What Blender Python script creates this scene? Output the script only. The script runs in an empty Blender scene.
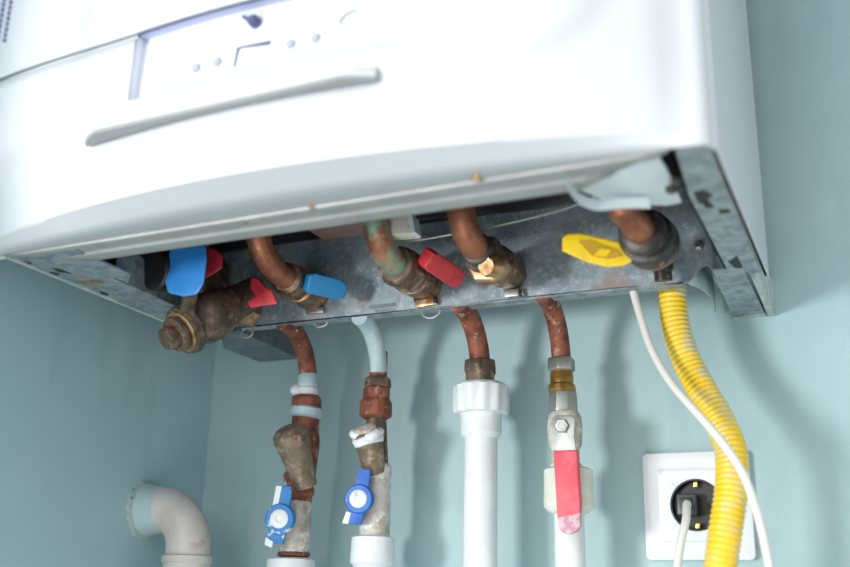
import bpy, bmesh, math, random
from mathutils import Vector, Matrix, noise
random.seed(7)
col = bpy.context.scene.collection
S = 0.001                                   # everything below is written in millimetres
V = Vector

# ---------------------------------------------------------------- camera
FPX = 1021.07
CAM = V((567.82, -839.57, -237.85)); YAW, PITCH, ROLL = .43198, .31264, .02393
cy_, sy_, cp_, sp_ = math.cos(YAW), math.sin(YAW), math.cos(PITCH), math.sin(PITCH)
FW = V((-sy_*cp_, cy_*cp_, sp_)); r0 = V((cy_, sy_, 0)); u0 = r0.cross(FW)
RT = r0*math.cos(ROLL) + u0*math.sin(ROLL); UP = -r0*math.sin(ROLL) + u0*math.cos(ROLL)
def ray(px, py): return FW + RT*((px-425)/FPX) - UP*((py-283.5)/FPX)
def aY(px, py, Y): d = ray(px, py); return CAM + d*((Y-CAM.y)/d.y)
def aZ(px, py, Z): d = ray(px, py); return CAM + d*((Z-CAM.z)/d.z)
def aX(px, py, X): d = ray(px, py); return CAM + d*((X-CAM.x)/d.x)
cd = bpy.data.cameras.new('camera'); co = bpy.data.objects.new('camera', cd); col.objects.link(co)
co.matrix_world = Matrix(((RT.x, UP.x, -FW.x, CAM.x*S), (RT.y, UP.y, -FW.y, CAM.y*S), (RT.z, UP.z, -FW.z, CAM.z*S), (0, 0, 0, 1)))
cd.sensor_width = 36; cd.lens = FPX*36/850; cd.clip_start = .01; cd.clip_end = 50
cd.dof.use_dof = True; cd.dof.focus_distance = .84; cd.dof.aperture_fstop = 4.0
bpy.context.scene.camera = co

# ---------------------------------------------------------------- materials
def lin(h):
    h = h.lstrip('#'); o = []
    for i in (0, 2, 4):
        c = int(h[i:i+2], 16)/255; o.append(c/12.92 if c <= .04045 else ((c+.055)/1.055)**2.4)
    return (*o, 1)
def mat(name, base, rough=.5, metal=0, spots=(), bump=0, bscale=200, coat=0, spec=.5, sub=0):
    """spots: list of (colour, noise scale, threshold, softness, roughness or None)"""
    m = bpy.data.materials.new(name); m.use_nodes = True; nt = m.node_tree; N = nt.nodes; L = nt.links
    b = N['Principled BSDF']; tc = N.new('ShaderNodeTexCoord'); geo = N.new('ShaderNodeNewGeometry')
    b.inputs['Roughness'].default_value = rough; b.inputs['Metallic'].default_value = metal
    b.inputs['Coat Weight'].default_value = coat; b.inputs['Specular IOR Level'].default_value = spec
    if sub: b.inputs['Subsurface Weight'].default_value = sub; b.inputs['Subsurface Scale'].default_value = .004
    rgb = N.new('ShaderNodeRGB'); rgb.outputs[0].default_value = lin(base); cur = rgb.outputs[0]
    for i, sp in enumerate(spots):
        c, sc, th, so = sp[:4]
        nz = N.new('ShaderNodeTexNoise'); nz.inputs['Scale'].default_value = sc; nz.inputs['Detail'].default_value = 5; nz.inputs['Roughness'].default_value = .62
        mp = N.new('ShaderNodeMapping'); mp.inputs['Location'].default_value = (i*3.1, i*1.7, i*.9)
        if len(sp) > 4: mp.inputs['Scale'].default_value = sp[4]
        L.new(geo.outputs['Position'], mp.inputs[0]); L.new(mp.outputs[0], nz.inputs['Vector'])
        mr = N.new('ShaderNodeMapRange'); mr.inputs['From Min'].default_value = th-so; mr.inputs['From Max'].default_value = th+so
        L.new(nz.outputs['Fac'], mr.inputs['Value'])
        mx = N.new('ShaderNodeMix'); mx.data_type = 'RGBA'; L.new(mr.outputs[0], mx.inputs['Factor'])
        L.new(cur, mx.inputs['A']); mx.inputs['B'].default_value = lin(c); cur = mx.outputs['Result']
        if metal and i == 0 and len(sp) > 5 and sp[5] is not None:
            mm = N.new('ShaderNodeMapRange'); mm.inputs['To Min'].default_value = metal; mm.inputs['To Max'].default_value = sp[5]
            L.new(mr.outputs[0], mm.inputs['Value']); L.new(mm.outputs[0], b.inputs['Metallic'])
    L.new(cur, b.inputs['Base Color'])
    if bump:
        nz = N.new('ShaderNodeTexNoise'); nz.inputs['Scale'].default_value = bscale; nz.inputs['Detail'].default_value = 4
        L.new(geo.outputs['Position'], nz.inputs['Vector'])
        bp = N.new('ShaderNodeBump'); bp.inputs['Strength'].default_value = bump; bp.inputs['Distance'].default_value = .001
        L.new(nz.outputs['Fac'], bp.inputs['Height']); L.new(bp.outputs[0], b.inputs['Normal'])
    return m
one = (1, 1, 1)
M = dict(
 wall=mat('teal_wall_paint', '#9cb9bd', .5, spots=[('#a8c3c7', 5, .55, .12), ('#90adb2', 9, .62, .08, (1, 1, .35))], bump=.25, bscale=60),
 wall2=mat('teal_wall_paint_side', '#9fbfc6', .5, spots=[('#a9c6cc', 6, .55, .12), ('#93b3ba', 11, .64, .08, (1, 1, .35))], bump=.25, bscale=60),
 floor=mat('floor_screed', '#b9b4aa', .7),
 white=mat('white_enamel', '#c9ced3', .36, spots=[('#c2c8ce', 4, .6, .2)], coat=.2),
 cream=mat('panel_plastic', '#dde2ec', .45),
 corner=mat('pale_plastic', '#c9d4d9', .5),
 button=mat('grey_button', '#a7adb8', .5),
 flapshade=mat('flap_shade', '#8f9495', .6),  # shade below the flap, put into the colour
 seam=mat('seam_grey', '#cdd5da', .5),
 strip=mat('recess_blue_grey', '#aab3cf', .4),
 slot=mat('dark_blue_slot', '#4a5377', .5),
 galv=mat('galvanised_steel', '#9aa8ae', .48, .35, spots=[('#77868f', 70, .5, .1), ('#a7b3b8', 160, .6, .07), ('#8a8070', 18, .68, .05)], bump=.15, bscale=300),
 plate=mat('galvanised_plate', '#98a6ae', .5, .25, spots=[('#82929c', 60, .48, .1), ('#b4bec2', 220, .6, .08), ('#9a8a86', 22, .66, .07)], bump=.15, bscale=300),
 galvd=mat('galvanised_dark', '#76848a', .55, .3, spots=[('#5b676d', 50, .5, .12), ('#7b868a', 180, .62, .06)]),
 paintedge=mat('overpainted_edge', '#9db3b5', .6, spots=[('#c4c8c2', 60, .55, .1)]),
 rail=mat('front_rail_steel', '#a6aaa9', .5, .2, spots=[('#979a99', 30, .55, .15), ('#a08d74', 26, .69, .04)]),
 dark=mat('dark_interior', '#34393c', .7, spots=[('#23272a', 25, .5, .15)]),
 black=mat('black_rubber', '#101214', .5),
 brownp=mat('brown_panel', '#7d6660', .6),
 copper=mat('aged_copper', '#a0694f', .42, .55, spots=[('#7b4a38', 45, .52, .12), ('#c0917a', 90, .66, .06)], bump=.2, bscale=250),
 copperg=mat('verdigris_copper', '#a2785e', .45, .45, spots=[('#7fa48d', 38, .52, .05), ('#8b5640', 60, .56, .08)], bump=.2, bscale=250),
 rust=mat('rusty_copper', '#8b523e', .6, .2, spots=[('#5c3429', 75, .54, .09), ('#b1856c', 110, .62, .05), ('#b9c6c8', 55, .65, .03)], bump=.5, bscale=260),
 paintedpipe=mat('overpainted_pipe', '#a5bec5', .5, spots=[('#bccdd2', 50, .55, .1)], bump=.2),
 brass=mat('dull_brass', '#8b7460', .42, .65, spots=[('#5d4a38', 70, .52, .1), ('#b3987c', 130, .62, .06)], bump=.3, bscale=300),
 brassb=mat('bright_brass', '#c9a27a', .3, .8, spots=[('#8a6545', 90, .56, .08)], bump=.2),
 brassy=mat('yellow_brass', '#b58f4c', .32, .8, spots=[('#8a6a3c', 90, .58, .08)]),
 grim=mat('grimy_bronze', '#6e6152', .6, .4, spots=[('#4b4238', 60, .5, .12), ('#94806a', 120, .6, .08), ('#7d4434', 40, .64, .05)], bump=.5, bscale=260),
 strain=mat('weathered_bronze', '#8a7c6a', .55, .4, spots=[('#6a5c4d', 60, .52, .12), ('#b0a08c', 120, .6, .08), ('#8a4a38', 40, .64, .05)], bump=.5, bscale=260),
 darkm=mat('dark_steel', '#4b4846', .45, .5, spots=[('#2f2d2c', 60, .5, .1), ('#7d756e', 140, .64, .05)], bump=.3),
 chrome=mat('nickel', '#a3a7a4', .36, .8, spots=[('#94938c', 120, .58, .1)]),
 crust=mat('limescaled_body', '#c9c5bd', .6, .1, spots=[('#a99f93', 70, .55, .08), ('#9a6a50', 55, .67, .04), ('#e3e5e4', 120, .6, .06)], bump=.5, bscale=240),
 pvc=mat('white_pipe_plastic', '#d6dde0', .4, spots=[('#dfe6e8', 30, .55, .1)], coat=.1),
 pvcg=mat('stained_white_plastic', '#cdd2c6', .45, spots=[('#dfe3dc', 40, .55, .1)]),
 waste=mat('off_white_waste_pipe', '#c9c6c2', .45, spots=[('#bdb6b0', 30, .55, .1), ('#a9958d', 24, .67, .05)]),
 wastep=mat('overpainted_waste_socket', '#a5bfc2', .5, spots=[('#c6cac7', 40, .6, .06)]),
 sealb=mat('cracked_plaster_ring', '#93b0b5', .9, spots=[('#b5a9a2', 50, .56, .05), ('#4d5152', 90, .66, .04)], bump=.8, bscale=200),
 blue=mat('blue_plastic', '#2f86d6', .38, coat=.1, spots=[('#3f93de', 30, .55, .1)]),
 blue2=mat('teal_blue_plastic', '#1c7cb4', .42, spots=[('#2a6a90', 90, .66, .05)]),
 blue3=mat('cobalt_plastic', '#2357b8', .42, spots=[('#2b74c0', 50, .55, .1), ('#9fc0dc', 70, .68, .03)]),
 blue4=mat('azure_plastic', '#1c74b8', .42, spots=[('#2b84c8', 50, .55, .1), ('#c6d8e2', 60, .64, .03)]),
 red=mat('red_plastic', '#c23640', .42, spots=[('#a52833', 60, .58, .08)]),
 redl=mat('worn_red_sleeve', '#c93f50', .45, spots=[('#d65a68', 60, .56, .08)]),
 pink=mat('worn_pink_tip', '#b98495', .6, spots=[('#c9b3bd', 160, .5, .06), ('#c05064', 110, .62, .05)]),
 yellow=mat('yellow_plastic', '#eccb1f', .42, spots=[('#d8b41c', 40, .6, .1)]),
 wire=mat('grey_wire', '#aeb4b2', .4, .5),
 cable=mat('white_cable', '#dcdcd6', .45),
 silicone=mat('white_tape', '#dde3e6', .5, spots=[('#aab3b4', 80, .64, .05)], bump=.5),
 socket=mat('socket_white', '#d9dee2', .35, coat=.2),
 sblack=mat('socket_black', '#0d0f12', .45),
 plugm=mat('plug_dark_grey', '#2b313b', .35),
 clipm=mat('earth_clip', '#cdbd6a', .3, .8),
 bead=mat('blue_bead', '#56608c', .3, .5),
 label=mat('paper_sticker', '#c9cabf', .6, spots=[('#77807b', 260, .62, .03)]),
)
# hose: yellow with pale blue paint specks
M['hose'] = mat('yellow_hose', '#f0c81c', .42, spots=[('#f3d24a', 30, .55, .1)], coat=.15)
def hose_paint(m):
    nt = m.node_tree; N = nt.nodes; L = nt.links; b = N['Principled BSDF']
    src = b.inputs['Base Color'].links[0].from_socket
    at = N.new('ShaderNodeAttribute'); at.attribute_name = 'worn'
    mx = N.new('ShaderNodeMix'); mx.data_type = 'RGBA'; mx.inputs['B'].default_value = lin('#b4c4c2')
    L.new(at.outputs['Fac'], mx.inputs['Factor']); L.new(src, mx.inputs['A']); L.new(mx.outputs['Result'], b.inputs['Base Color'])
hose_paint(M['hose'])

# ---------------------------------------------------------------- mesh helpers
WL = {}                                                     # world location (mm) of every object that may parent
def frame(a):
    a = a.normalized(); h = V((0, 0, 1)) if abs(a.z) < .9 else V((0, 1, 0))
    x = a.cross(h).normalized(); return x, a.cross(x).normalized(), a
class MB:
    def __init__(s): s.v = []; s.f = []
    def ring(s, c, x, y, r, n, ph=0):
        i = len(s.v)
        for k in range(n):
            t = 2*math.pi*k/n+ph; s.v.append(c + x*(r*math.cos(t)) + y*(r*math.sin(t)))
        return i
    def loft(s, rings, n, cap=True, closed=False):
        m = len(rings)
        for j in range(m if closed else m-1):
            a, b = rings[j], rings[(j+1) % m]
            for k in range(n):
                k2 = (k+1) % n; s.f.append((a+k, a+k2, b+k2, b+k))
        if cap and not closed:
            s.f.append(tuple(rings[0]+k for k in reversed(range(n)))); s.f.append(tuple(rings[-1]+k for k in range(n)))
    def lathe(s, o, axis, prof, n=28, ph=0, cap=True):
        """prof: list of (distance along the axis, radius)"""
        x, y, a = frame(axis)
        s.loft([s.ring(o+a*t, x, y, r, n, ph) for t, r in prof], n, cap); return s
    def hexa(s, o, axis, t0, t1, r, ph=0, n=6):
        c = min(1.6, (t1-t0)*.2)
        return s.lathe(o, axis, [(t0, r*.9), (t0+c, r), (t1-c, r), (t1, r*.9)], n, ph)
    def sweep(s, pts, rad, n=20, cap=True, closed=False):
        pts = [V(p) for p in pts]; m = len(pts)
        R = rad if isinstance(rad, (list, tuple)) else [rad]*m
        rings = []; px = None
        for i, p in enumerate(pts):
            if closed: t = pts[(i+1) % m]-pts[i-1]
            else: t = pts[min(i+1, m-1)]-pts[max(i-1, 0)]
            t.normalize()
            if px is None: px = frame(t)[0]
            px = (px - t*px.dot(t)).normalized(); py = t.cross(px)
            rings.append(s.ring(p, px, py, R[i], n))
        s.loft(rings, n, cap, closed); return s
    def hull(s, pts, faces):
        i = len(s.v); s.v += [V(p) for p in pts]; s.f += [tuple(i+k for k in f) for f in faces]; return s
    def prism(s, outline, ext):
        """outline: 3-D points of one face; ext: vector of thickness"""
        n = len(outline); i = len(s.v); ext = V(ext)
        s.v += [V(p) for p in outline] + [V(p)+ext for p in outline]
        s.f.append(tuple(range(i, i+n))); s.f.append(tuple(reversed(range(i+n, i+2*n))))
        for k in range(n): k2 = (k+1) % n; s.f.append((i+k2, i+k, i+n+k, i+n+k2))
        return s
    def box(s, lo, hi):
        (a, b, c), (d, e, f) = lo, hi
        return s.prism([(a, b, c), (d, b, c), (d, e, c), (a, e, c)], (0, 0, f-c))
    def sphere(s, c, r, n=14, m=8):
        c = V(c); return s.lathe(c-V((0, 0, r)), V((0, 0, 1)), [(r-r*math.cos(math.pi*k/m), max(.02*r, r*math.sin(math.pi*k/m))) for k in range(m+1)], n)
    def build(s, name, m, parent=None, bevel=0, seg=2, angle=35, subd=0, fix=True):
        me = bpy.data.meshes.new(name)
        lo = V([min(v[i] for v in s.v) for i in range(3)]); hi = V([max(v[i] for v in s.v) for i in range(3)]); c = (lo+hi)/2
        me.from_pydata([(v-c)*S for v in s.v], [], s.f)
        bm = bmesh.new(); bm.from_mesh(me)
        if fix: bmesh.ops.recalc_face_normals(bm, faces=bm.faces)
        if bevel:
            es = [e for e in bm.edges if len(e.link_faces) == 2 and e.calc_face_angle(0) > .5]
            bmesh.ops.bevel(bm, geom=es, offset=bevel*S, segments=seg, profile=.6, affect='EDGES', clamp_overlap=True)
        for f in bm.faces: f.smooth = True
        bm.to_mesh(me); bm.free(); me.set_sharp_from_angle(angle=math.radians(angle))
        o = bpy.data.objects.new(name, me); col.objects.link(o); me.materials.append(M[m] if isinstance(m, str) else m)
        if parent: o.parent = parent; o.location = (c-WL[parent.name])*S
        else: o.location = c*S
        WL[o.name] = c; return o
def thing(name, loc, label, cat, group=None):
    o = bpy.data.objects.new(name, None); col.objects.link(o); o.location = V(loc)*S; WL[o.name] = V(loc); o.empty_display_size = .02
    return tag(o, label, cat, group)
def tag(o, label, cat, group=None):
    o['label'] = label; o['category'] = cat
    if group: o['group'] = group
    return o
def struct(o): o['kind'] = 'structure'; return o
def smooth_path(pts, k=6):
    P = [V(p) for p in pts]; P = [P[0]*2-P[1]]+P+[P[-1]*2-P[-2]]; out = []
    for i in range(1, len(P)-2):
        a, b, c, d = P[i-1:i+3]
        for j in range(k):
            t = j/k; out.append(.5*((2*b)+(c-a)*t+(2*a-5*b+4*c-d)*t*t+(3*b-a-3*c+d)*t**3))
    out.append(P[-2]); return out
def bar(a, b, w, t, tip=.35, tail=.2, n=None):
    """faceted lever from a to b (outline in its own plane, extruded through its thickness)"""
    ax = (b-a); L = ax.length; ax.normalize(); vd = ((a+b)/2-CAM).normalized() if n is None else n
    wd = ax.cross(vd).normalized(); nn = wd.cross(ax).normalized()
    o = [(0, -w*.5*(1-tail)), (L*.12, -w*.5), (L*.78, -w*.5), (L, -w*.5*(1-tip)), (L, w*.5*(1-tip)), (L*.78, w*.5), (L*.12, w*.5), (0, w*.5*(1-tail))]
    return MB().prism([a+ax*x+wd*y-nn*t*.5 for x, y in o], nn*t), ax, wd, nn

# ================================================================ the room
XL = -54
struct(MB().box((XL-60, 0, -1500), (1700, 60, 1300)).build('wall_back', 'wall'))
struct(MB().box((XL-60, -620, -1500), (XL, 0, 1300)).build('wall_left', 'wall2'))
struct(MB().box((XL-60, -1700, -1560), (1700, 60, -1500)).build('floor', 'floor'))

# ================================================================ the boiler
boiler = thing('gas_boiler', (250, -220, 0), 'white enamelled wall-hung gas boiler with an open galvanised underside, hung on the teal wall', 'boiler')
XB0, XB1, YB, YF, ZT = 0., 500., -102., -338., 720.
XL0 = -46.                                      # the moulded cover overhangs the frame on the left
def bow(x): return 46*(1-((x-229)/275)**2) if XL0 < x < 500 else 0
def sstep(t): t = max(0, min(1, t)); return t*t*(3-2*t)
def raised(x, z):
    dx = max(x-246-(204-48), 0); dz = max(58+48-z, 0); d = math.hypot(dx, dz)-48
    return 5*sstep((6-d)/14)
def plan(n=80):
    out = [(XB0, YB)]
    for k in range(1, 6): out.append((XB0, YB+(YF+8-YB)*k/6))
    out += [(XB0, YF+8), (XL0+2, YF+7.5), (XL0, YF+6)]
    R = 10
    for k in range(7): t = math.pi/2*k/6; out.append((XL0+5-5*math.cos(t), YF+5-5*math.sin(t)))
    xs = sorted(set([XL0+R+(XB1-XL0-2*R)*k/n for k in range(1, n)]+[144., 335.]))
    for x in xs: out.append((x, None))
    for k in range(7): t = math.pi/2*k/6; out.append((XB1-R+R*math.sin(t), YF+R-R*math.cos(t)))
    for k in range(5, -1, -1): out.append((XB1, YB+(YF+10-YB)*k/6))
    return out
PL = plan()
def cover(z_rows, hole=None, bottom=False, inset=0):
    m = MB(); rows = []
    for z in z_rows:
        i = len(m.v)
        for x, y in PL:
            if y is None:
                b = bow(x)
                e = min(1, min(x-XL0-10, 490-x)/18)                              # blends the bow into the corner radius
                b -= 6*max(0, 1-z/60)**2 if z > 8.9 else 6*(1-9/60)**2         # the cover turns in a little towards its foot
                b += 16*sstep((150-x)/190)*sstep((z-15)/70)
                yy = YF-b*sstep(e) - raised(x, z)*sstep(e)
                zz = z
                if bottom and z < 9: yy = YF+(yy-YF)*(z/9)                    # the sloping underside of the cover
                m.v.append(V((x, yy+inset, zz)))
            else: m.v.append(V((x, y+(inset if y < YF+12 else 0), z)))
        rows.append(i)
    n = len(PL)
    for j in range(len(rows)-1):
        for k in range(n-1):
            if hole and PL[k][1] is None and PL[k+1][1] is None and hole[0]-.1 <= PL[k][0] and PL[k+1][0] <= hole[1]+.1 and z_rows[j] >= hole[2]-.1: continue
            m.f.append((rows[j]+k, rows[j]+k+1, rows[j+1]+k+1, rows[j+1]+k))
    return m
zr = [0, 4.5, 8, 9, 10, 13, 17]+[20+k*4 for k in range(13)]+[72, 76, 82, 90, 100, 110, 117.5]
low = cover(zr, hole=(144., 335., 72), bottom=True).build('front_cover', 'white', boiler, angle=60)
up = cover([121, 123]+[128+k*8 for k in range(14)]+[260, 340, 420, 500, 600, ZT], inset=-1.5).build('upper_cover', 'white', boiler, angle=60)
for o in (low, up):
    sm = o.modifiers.new('sheet', 'SOLIDIFY'); sm.thickness = .0022; sm.offset = -1
MB().box((6, -325, 700), (494, -104, 716)).build('top_panel', 'white', boiler, bevel=2)
cover([114, 127], hole=(144., 335., 0), inset=2.8).build('seam_backing', 'seam', boiler, angle=60)
MB().box((497.5, YF+9, 0), (501.2, YB, ZT)).build('side_panel', 'white', boiler, bevel=.5)
MB().box((-1.2, YF+9, 0), (2, YB, ZT)).build('side_panel', 'white', boiler, bevel=.5)
# control panel sunk behind the opened flap
m = MB(); xs = [144+(335-144)*k/16 for k in range(17)]
def yc(x): return YF-bow(x)-5
m.v = []
for x in xs:
    for z, dy in ((72, 2), (74, 8), (126, 10)): m.v.append(V((x, yc(x)+dy, z)))
m.f = [(3*k+j, 3*k+3+j, 3*k+4+j, 3*k+1+j) for k in range(16) for j in range(2)]
for x in (144, 335):
    i = len(m.v); m.v += [V((x, yc(x)+1, 72)), V((x, yc(x)+10, 72)), V((x, yc(x)+10, 126)), V((x, yc(x)+1, 118))]; m.f.append((i, i+1, i+2, i+3))
panel = m.build('control_panel', 'cream', boiler)
def onpanel(px, py):
    Y = -380
    for _ in range(6): p = aY(px, py, Y); Y = yc(p.x)+9
    return aY(px, py, Y)
for i, (px, py) in enumerate([(197, 69), (218, 63), (291, 45), (316, 39)]):
    p = onpanel(px, py); MB().lathe(p+V((0, 2, 0)), V((0, -1, 0)), [(0, 3.4), (4, 3.2), (4.8, 2.4)], 20).build('button', 'button', panel)
# bracket-shaped slot, window clip, small curved mark
a, b, c = onpanel(234, 68), onpanel(238, 48), onpanel(271, 43)
MB().prism([a, a+V((1.4, 0, 0)), b+V((1.4, 0, -1)), c+V((0, 0, -1.5)), c+V((0, 0, 1.2)), b], (0, -1.2, 0)).build('slot_outline', 'slot', panel)
p = onpanel(256, 23); k = MB().lathe(p, V((0, -1, 0)), [(0, 4.2), (4, 4), (6, 2.4)], 12); k.prism([p+V((-9, -2, 4)), p+V((-7, -2, 5.5)), p+V((0, -2, 1)), p+V((-1, -2, -2))], (0, -2, 0))
k.build('latch', 'slot', panel)
MB().sweep(smooth_path([onpanel(340, 25)-V((0, 1, 0)), onpanel(343, 18)-V((0, 1, 0)), onpanel(350, 13)-V((0, 1, 0)), onpanel(357, 11)-V((0, 1, 0))]), .8, 8).build('curved_mark', 'button', panel)
# blue-grey strip along the top of the recess
m = MB(); xs = [145+(334-145)*k/20 for k in range(21)]
for x in xs:
    for z, dy in ((121.4, 2.0), (121.4, 13), (117.5, 13.5)): m.v.append(V((x, yc(x)+dy-1.5, z)))
m.f = [(3*k+j, 3*k+3+j, 3*k+4+j, 3*k+1+j) for k in range(20) for j in range(2)]
m.build('recess_strip', 'strip', boiler)
for zz, rr in ((120.6, .7), (117.8, .5)): MB().sweep([V((x, yc(x)+(1.5 if zz > 120 else 12), zz)) for x in xs], rr, 8).build('recess_edge', 'slot', boiler)
# opened flap: a thin ledge with a rounded lip
fa, fb = aY(72, 134, -393), aY(368, 68, -393)
m = MB(); xs = [fa.x+(fb.x-fa.x)*k/24 for k in range(25)]
for i, x in enumerate(xs):
    e = sstep(min(i+.3, 24.3-i)/2.2); y0 = YF-bow(x)-3; yt = -382-11*e; yt = min(yt, y0-3); zb = fa.z+(fb.z-fa.z)*i/24
    prof = [(y0, zb+9), (yt+2, zb+4), (yt, zb+2.2), (yt+.3, zb), (yt+2.5, zb-.6), (y0, zb+3)]
    for y, z in prof: m.v.append(V((x, y, z)))
for k in range(24):
    for j in range(6): j2 = (j+1) % 6; m.f.append((6*k+j, 6*k+j2, 6*k+6+j2, 6*k+6+j))
m.f.append(tuple(range(6))); m.f.append(tuple(144+j for j in reversed(range(6))))
flap = m.build('control_flap', 'white', boiler)
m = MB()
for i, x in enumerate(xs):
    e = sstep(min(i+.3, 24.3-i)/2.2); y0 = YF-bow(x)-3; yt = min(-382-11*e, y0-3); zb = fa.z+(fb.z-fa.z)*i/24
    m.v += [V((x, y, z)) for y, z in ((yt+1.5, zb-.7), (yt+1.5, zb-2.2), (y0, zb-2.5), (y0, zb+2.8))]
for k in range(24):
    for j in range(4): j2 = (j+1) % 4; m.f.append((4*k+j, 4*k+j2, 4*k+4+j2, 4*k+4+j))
m.build('flap_underside_shade', 'flapshade', flap)  # added grey wedge that paints the shade under the white flap

# front rail of the open underside (a ridged flange)
m = MB()
ia, ib = aZ(96, 261, 0), aZ(575, 192, 0)
O = [(2, YF+1), (478, YF+1)]; I = [(ia.x, ia.y), (ib.x, ib.y)]
def rl(t, s):                     # t along, s across
    o = V((O[0][0]+(O[1][0]-O[0][0])*t, O[0][1], 0)); i = V((I[0][0]+(I[1][0]-I[0][0])*t, I[0][1]+(I[1][1]-I[0][1])*t, 0)); return o.lerp(i, s)
prof = [(0, 1), (.03, -.8), (.16, -.8), (.2, 1.6), (.55, 1.6), (.6, .2), (.93, .2), (1, 1), (1.0, 14)]
N = 24
for k in range(N+1):
    for s_, z in prof: p = rl(k/N, s_); p.z = z; m.v.append(p)
q = len(prof)
for k in range(N):
    for j in range(q-1): m.f.append((k*q+j, k*q+j+1, (k+1)*q+j+1, (k+1)*q+j))
o = m.build('front_rail', 'rail', boiler, fix=False); sm = o.modifiers.new('sheet', 'SOLIDIFY'); sm.thickness = .0012; sm.offset = 0
for px, py in ((245, 221), (477, 178), (313, 207)):
    p = aZ(px, py, 0); MB().lathe(p+V((0, 0, 3)), V((0, 0, -1)), [(0, 2.6), (3.6, 2.6), (4.6, 1.6)], 14).build('screw', 'brassb', boiler)
p0, p1 = aZ(105, 242, -1), aZ(136, 236, -1)
# left and right side rails
def rail_side(pts, inner, name, mt):
    m = MB().prism([V((x, y, 0)) for x, y in pts], (0, 0, 1.4))
    for a_, b_ in inner: m.prism([V((*a_, 0)), V((*b_, 0)), V((*b_, 26)), V((*a_, 26))], (1.3, 0, 0))
    return m.build(name, mt, boiler)
rail_side([(3, -336), (60, -336), (60, -268), (42, -250), (36, -104), (3, -104)], [((42, -266), (36, -104))], 'side_rail', 'galv')
rail_side([(479, -335), (497, -335), (497, -112), (474, -112), (474, -270)], [((479, -335), (474, -270)), ((474, -270), (474, -112))], 'side_rail', 'galv')
MB().prism([(1.5, -334, -1.2), (5, -334, -1.2), (5, -104, -1.2), (1.5, -104, -1.2)], (0, 0, 2)).build('edge_strip', 'paintedge', boiler)
# punched holes in the rails
for pts in ([(693, 193), (703, 190), (713, 195), (708, 199), (711, 205), (699, 204)], [(718, 210), (729, 209), (731, 213), (720, 214)],
            [(728, 262), (737, 256), (743, 268), (735, 268)], [(703, 204), (712, 204), (714, 208), (705, 208)]):
    MB().prism([aZ(x, y, -.25) for x, y in pts], (0, 0, .3)).build('punched_hole', 'black', boiler)
for pts in ([(52, 268), (60, 269), (72, 274), (58, 272)], [(24, 261), (32, 263), (30, 265)], [(50, 272), (60, 274), (57, 276), (50, 275)], [(100, 291), (109, 294), (108, 296), (101, 294)]):
    MB().prism([aZ(x, y, -.25) for x, y in pts], (0, 0, .3)).build('punched_hole', 'dark', boiler)
p = aZ(92, 283, -.5); MB().prism([p+V((-10, -4, 0)), p+V((8, -6, 0)), p+V((10, 3, 0)), p+V((-6, 5, 0))], (0, 0, .5)).build('rust_patch', 'brassb', boiler)
# pale plastic corner cover and its curved strap
cc = [aZ(x, y, 1.2) for x, y in ((566, 181), (610, 166), (655, 151), (668, 172), (682, 203), (668, 206), (625, 205), (600, 199), (578, 190))]
cc = MB().prism(cc, (0, 0, 2)).build('corner_cover', 'corner', boiler, bevel=.8)
st = smooth_path([aZ(568, 178, -5), aZ(571, 190, -6), aZ(582, 200, -8), aZ(598, 205, -8), aZ(622, 203, -5), aZ(650, 203, -4)])
m = MB()
for i, p in enumerate(st):
    m.v += [p+V((0, -1.2, -3.2)), p+V((0, 1.2, -3.2)), p+V((0, 1.2, 3.2)), p+V((0, -1.2, 3.2))]
m.loft([4*i for i in range(len(st))], 4); m.build('plastic_strap', 'corner', boiler)
for px, py in ((671, 187), (676, 180)):
    p = aZ(px, py, -4); MB().lathe(p, V((0, 0, -1)), [(0, 3.4), (3, 3.2), (4, 1.8)], 8).build('screw', 'darkm', boiler)
# interior
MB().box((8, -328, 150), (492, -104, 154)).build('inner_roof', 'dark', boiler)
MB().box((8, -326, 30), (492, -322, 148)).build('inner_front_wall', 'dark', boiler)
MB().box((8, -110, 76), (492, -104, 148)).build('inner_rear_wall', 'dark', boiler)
MB().box((4, -322, 4), (7, -112, 148)).build('inner_side_wall', 'galvd', boiler)
MB().box((493, -322, 4), (496, -112, 148)).build('inner_side_wall', 'galvd', boiler)
MB().box((150, -262, 60), (236, -140, 64)).build('inner_tray', 'brownp', boiler, bevel=1)
# connection plate carrying the valves
PYY = -107
ol = [(167, 285), (240, 328), (262, 327), (350, 317), (440, 307), (530, 296), (620, 287), (683, 283.5), (690, 281), (695, 275), (700, 268), (706, 265), (711, 268)]
ol = [aY(x, y, PYY) for x, y in ol]
ol[0] = V((8, PYY, 30)); ol[1] = V((30, PYY, 1.5))
ol += [V((470, PYY, 30)), V((470, PYY, 84)), V((8, PYY, 84))]
cplate = MB().prism(ol, (0, 1.5, 0)).build('connection_plate', 'plate', boiler)
m = MB().prism([V((30, PYY, 1.5)), ol[7], ol[7]+V((0, 12, 0)), V((30, PYY+12, 1.5))], (0, 0, 1.2)); m.build('plate_hem', 'galv', boiler)
for pts in ([(369, 305.5), (395, 302.5), (396, 306), (370, 309)], [(375, 310), (396, 308.5), (396, 311), (375, 312.5)]):
    MB().prism([aY(x, y, PYY-.3) for x, y in pts], (0, .3, 0)).build('plate_slot', 'galvd' if pts[0][0] == 369 else 'chrome', cplate)
p = aY(699, 246, PYY); MB().lathe(p, V((0, -1, 0)), [(0, 4.2), (2.5, 4), (4, 2.4)], 6).build('screw', 'chrome', cplate)
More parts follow.
